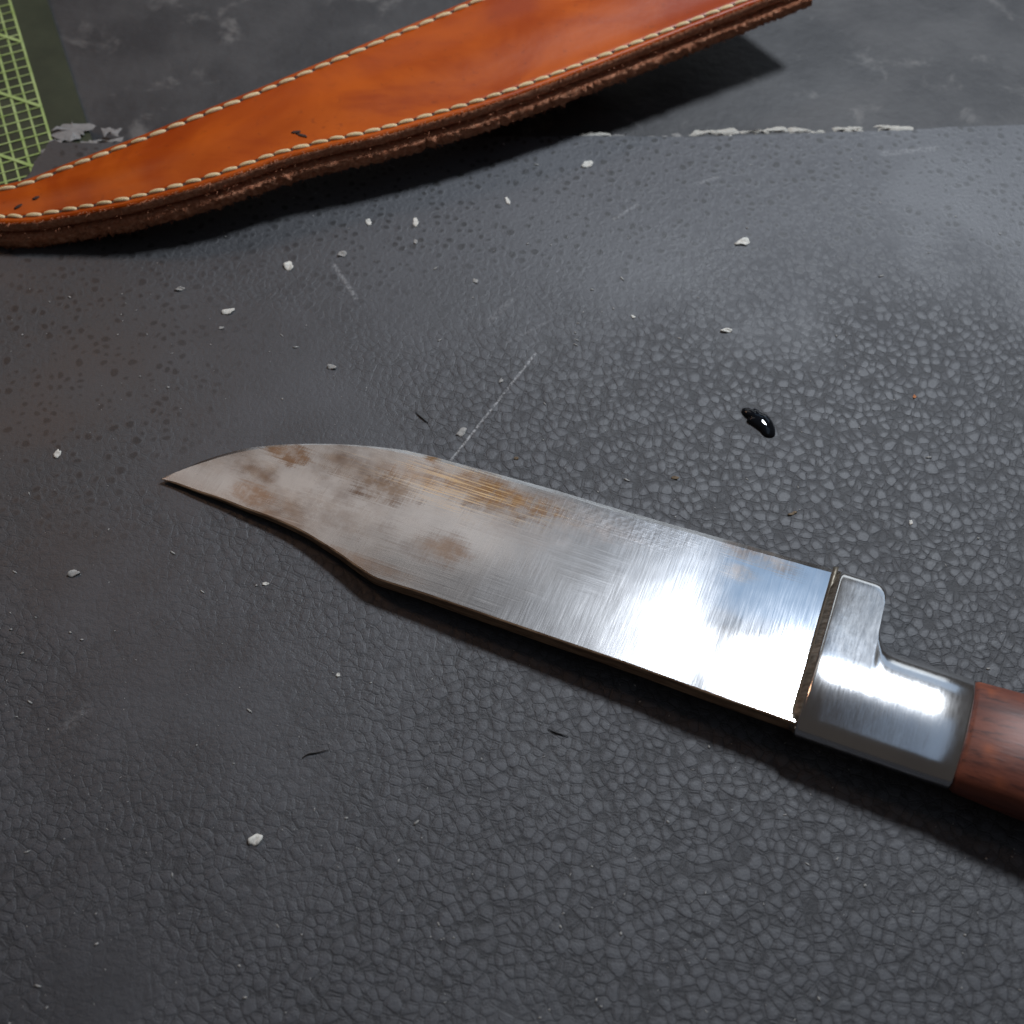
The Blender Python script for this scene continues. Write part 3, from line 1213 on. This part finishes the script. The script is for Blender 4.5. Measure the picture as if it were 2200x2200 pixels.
# ------------------------------------------------------------------ small things on the leather
fl_white = mat_flake("white_paper_flake", (.66, .64, .58))
fl_grey = mat_flake("grey_lint", (.34, .33, .31))
fl_brown = mat_flake("brown_crumb", (.16, .11, .06))
fl_orange = mat_flake("orange_crumb", (.55, .20, .07))


def flake(px, py, lx, ly, rot, m, label, cat="flake", th=.00014, seed=0, curl=.0003):
    c = P(px, py, 0)
    bm = bmesh.new()
    n = 14
    rim, rim2, mid = [], [], []
    for k in range(n):
        a = 2 * math.pi * k / n
        r_ = 1 + .55 * n3(math.cos(a) * 1.4 + seed, math.sin(a) * 1.4, seed * 1.7) + .34 * n3(math.cos(a) * 4, math.sin(a) * 4, seed)
        x, y = lx / 2 * r_ * math.cos(a), ly / 2 * r_ * math.sin(a)
        z = max(0, curl * (math.cos(a * 2 + seed) * .5 + .5))
        rim.append(bm.verts.new((x, y, .00005)))
        rim2.append(bm.verts.new((x * .96, y * .96, th + z)))
        mid.append(bm.verts.new((x * .5, y * .5, th * 1.1 + z * .5 + .00012 * n3(x * 900, y * 900, seed))))
    cv = bm.verts.new((0, 0, th * 1.2))
    for k in range(n):
        j = (k + 1) % n
        bm.faces.new((rim[k], rim[j], rim2[j], rim2[k]))
        bm.faces.new((rim2[k], rim2[j], mid[j], mid[k]))
        bm.faces.new((mid[k], mid[j], cv))
    bm.faces.new(rim[::-1])
    o = add_obj("crumb" if cat == "crumb" else "flake", bm_mesh("flake", bm), m)
    o.location = c
    o.rotation_euler = (0, 0, rot)
    thing(o, label, cat, "flakes scattered on the leather")
    return o


FL = [
    (1262, 353, .0042, .0028, .5, fl_white, "oval white flake near the top edge of the leather, beyond the sheath's shadow"),
    (1596, 521, .0044, .0026, .2, fl_white, "bright white flake alone on the smooth grey upper right of the leather"),
    (621, 572, .0028, .0036, .3, fl_white, "largest bright white flake just below the sheath's shadow"),
    (387, 622, .0026, .0012, 0, fl_grey, "thin pale flake left of the bright white one, under the sheath's shadow"),
    (490, 670, .0036, .0017, .35, fl_white, "curved pale flake halfway between the sheath and the knife tip"),
    (734, 547, .0026, .0020, -.3, fl_grey, "pair-like lump of pale crumbs close to the sheath's shadow edge"),
    (893, 478, .0019, .0032, 0, fl_white, "upright white flake right of centre along the sheath's shadow edge"),
    (791, 477, .0018, .0024, .2, fl_white, "small white flake left of the upright one at the shadow edge"),
    (1090, 432, .0012, .0032, .35, fl_white, "thin slanting white sliver below the dark end of the sheath's shadow"),
    (1021, 604, .0016, .0020, .8, fl_grey, "pale lint tuft with a scuff in the upper middle of the leather"),
    (713, 789, .0026, .0015, .1, fl_grey, "greyish flake above the curved belly of the blade"),
    (1561, 711, .0030, .0014, -.1, fl_white, "small white flake above the dark drop"),
    (1360, 681, .0014, .0009, -.4, fl_white, "tiny cream flake left of the one above the dark drop"),
    (123, 975, .0018, .0024, .1, fl_white, "white flake at the far left, level with the knife tip"),
    (548, 1806, .0032, .0026, .6, fl_white, "white angular flake in the lower left near the front"),
    (991, 929, .0020, .0030, -.5, fl_grey, "pale grey crumb on the fine scratch above the blade"),
    (159, 1233, .0026, .0018, .4, fl_grey, "dusty grey crumb at the left below the knife tip"),
    (570, 1255, .0018, .0008, 0, fl_white, "thin white flake below the concave clip of the blade"),
    (1077, 818, .0010, .0016, -.5, fl_grey, "tiny grey flake at the upper end of the fine scratch"),
    (727, 1450, .0010, .0012, 0, fl_white, "tiny white speck in the lower middle left of the leather"),
    (475, 705, .0014, .0010, .4, fl_grey, "faint grey speck under the curved pale flake"),
    (893, 520, .0012, .0014, .2, fl_grey, "faint small speck below the upright white flake"),
    (1957, 1123, .0010, .0014, .2, fl_white, "cream speck at the right above the guard"),
]
for k, f in enumerate(FL):
    flake(*f, seed=k * 3.17 + 1, curl=.0006 if f[2] > .002 else .0002)
flake(1451, 1027, .0020, .0011, -.2, fl_brown, "brown crumb just above the middle of the blade edge", "crumb", seed=71)
flake(1702, 1104, .0022, .0009, .4, fl_brown, "dark brown crumb above the guard end of the blade", "crumb", seed=75)
flake(1964, 853, .0010, .0010, .2, fl_orange, "tiny orange crumb right of the dark drop", "crumb", seed=79)
flake(1110, 985, .0012, .0008, .2, fl_brown, "tiny dark crumb by the blade edge right of the scratch", "crumb", seed=83)

# fine dust and lint nobody could count
bm = bmesh.new()
for k in range(700):
    px, py = rnd.uniform(-60, 2260), rnd.uniform(300, 2230)
    if 300 < px < 1900 and abs(py - (1040 + (px - 348) * .27)) < 120:
        continue
    c = P(px, py, 0)
    s = .00011 * rnd.paretovariate(2.2)
    s = min(s, .0004)
    a = rnd.uniform(0, 6.28)
    l = s * rnd.choice((1, 1.2, 1.5, 2.6))
    M = Matrix.Translation((c.x, c.y, s * .3)) @ Matrix.Rotation(a, 4, 'Z') @ Matrix.Diagonal((l, s * .8, s * .4, 1))
    bmesh.ops.create_icosphere(bm, subdivisions=1, radius=1, matrix=M)
dust = add_obj("dust_specks", bm_mesh("dust_specks", bm), fl_grey)
dust['kind'] = 'stuff'
dust['label'] = "fine pale dust specks over the black leather"

# dark hair-like fibres
fib = mat_simple("dark_fibre", (.012, .011, .010), .6)


def fibre(px_pts, r_, label):
    pts = catmull([P(a, b, .0003) for a, b in px_pts], 6)
    bm = bmesh.new()
    secs = []
    for i, p in enumerate(pts):
        d = (pts[min(i + 1, len(pts) - 1)] - pts[max(i - 1, 0)]).normalized()
        s = Vector((-d.y, d.x, 0))
        f = r_ * (1 - .6 * abs(2 * i / (len(pts) - 1) - 1))
        secs.append([p + s * f * math.cos(q_ * math.pi / 3) + Vector((0, 0, 1)) * f * math.sin(q_ * math.pi / 3) for q_ in range(6)])
    loft(bm, secs)
    o = add_obj("fibre", bm_mesh("fibre", bm), fib)
    thing(o, label, "fibre", "dark fibres on the leather")


fibre([(648, 1629), (662, 1620), (680, 1617), (708, 1610)], .00018, "short dark bent fibre in the lower left of the leather")
fibre([(892, 884), (900, 892), (912, 902), (920, 908)], .00022, "short dark fibre above the belly of the blade, left of the scratch")
fibre([(1176, 1565), (1190, 1572), (1205, 1577), (1222, 1582)], .00020, "short dark fibre below the middle of the blade's shadow")

# water drop
drop_px = [(1594, 878), (1600, 876), (1607, 877), (1614, 881), (1618, 878), (1624, 879), (1634, 887), (1648, 893), (1657, 903), (1663, 914), (1666, 926), (1665, 937), (1658, 941), (1649, 941), (1640, 936), (1634, 928), (1626, 922), (1615, 914), (1603, 906), (1606, 899), (1598, 893), (1592, 885)]
pts = resample(catmull([P(a, b, 0) for a, b in drop_px + drop_px[:1]], 5), 61)[:-1]
c = sum(pts, Vector((0, 0, 0))) / len(pts)
bm = bmesh.new()
rings = []
for f, z in ((1.0, -.0001), (.985, .0002), (.93, .00062), (.82, .00102), (.64, .00135), (.40, .00155), (.18, .00162)):
    rings.append([bm.verts.new((p.x - c.x) * f if False else ((p.x - c.x) * f, (p.y - c.y) * f, z)) for p in pts])
k = len(pts)
for a, b in zip(rings, rings[1:]):
    for j in range(k):
        bm.faces.new((a[j], a[(j + 1) % k], b[(j + 1) % k], b[j]))
bm.faces.new(rings[-1])
bm.faces.new(rings[0][::-1])
o = add_obj("liquid_drop", bm_mesh("liquid_drop", bm), mat_drop())
o.location = (c.x, c.y, 0)
thing(o, "small dark glossy drop of liquid on the leather above the blade", "drop")
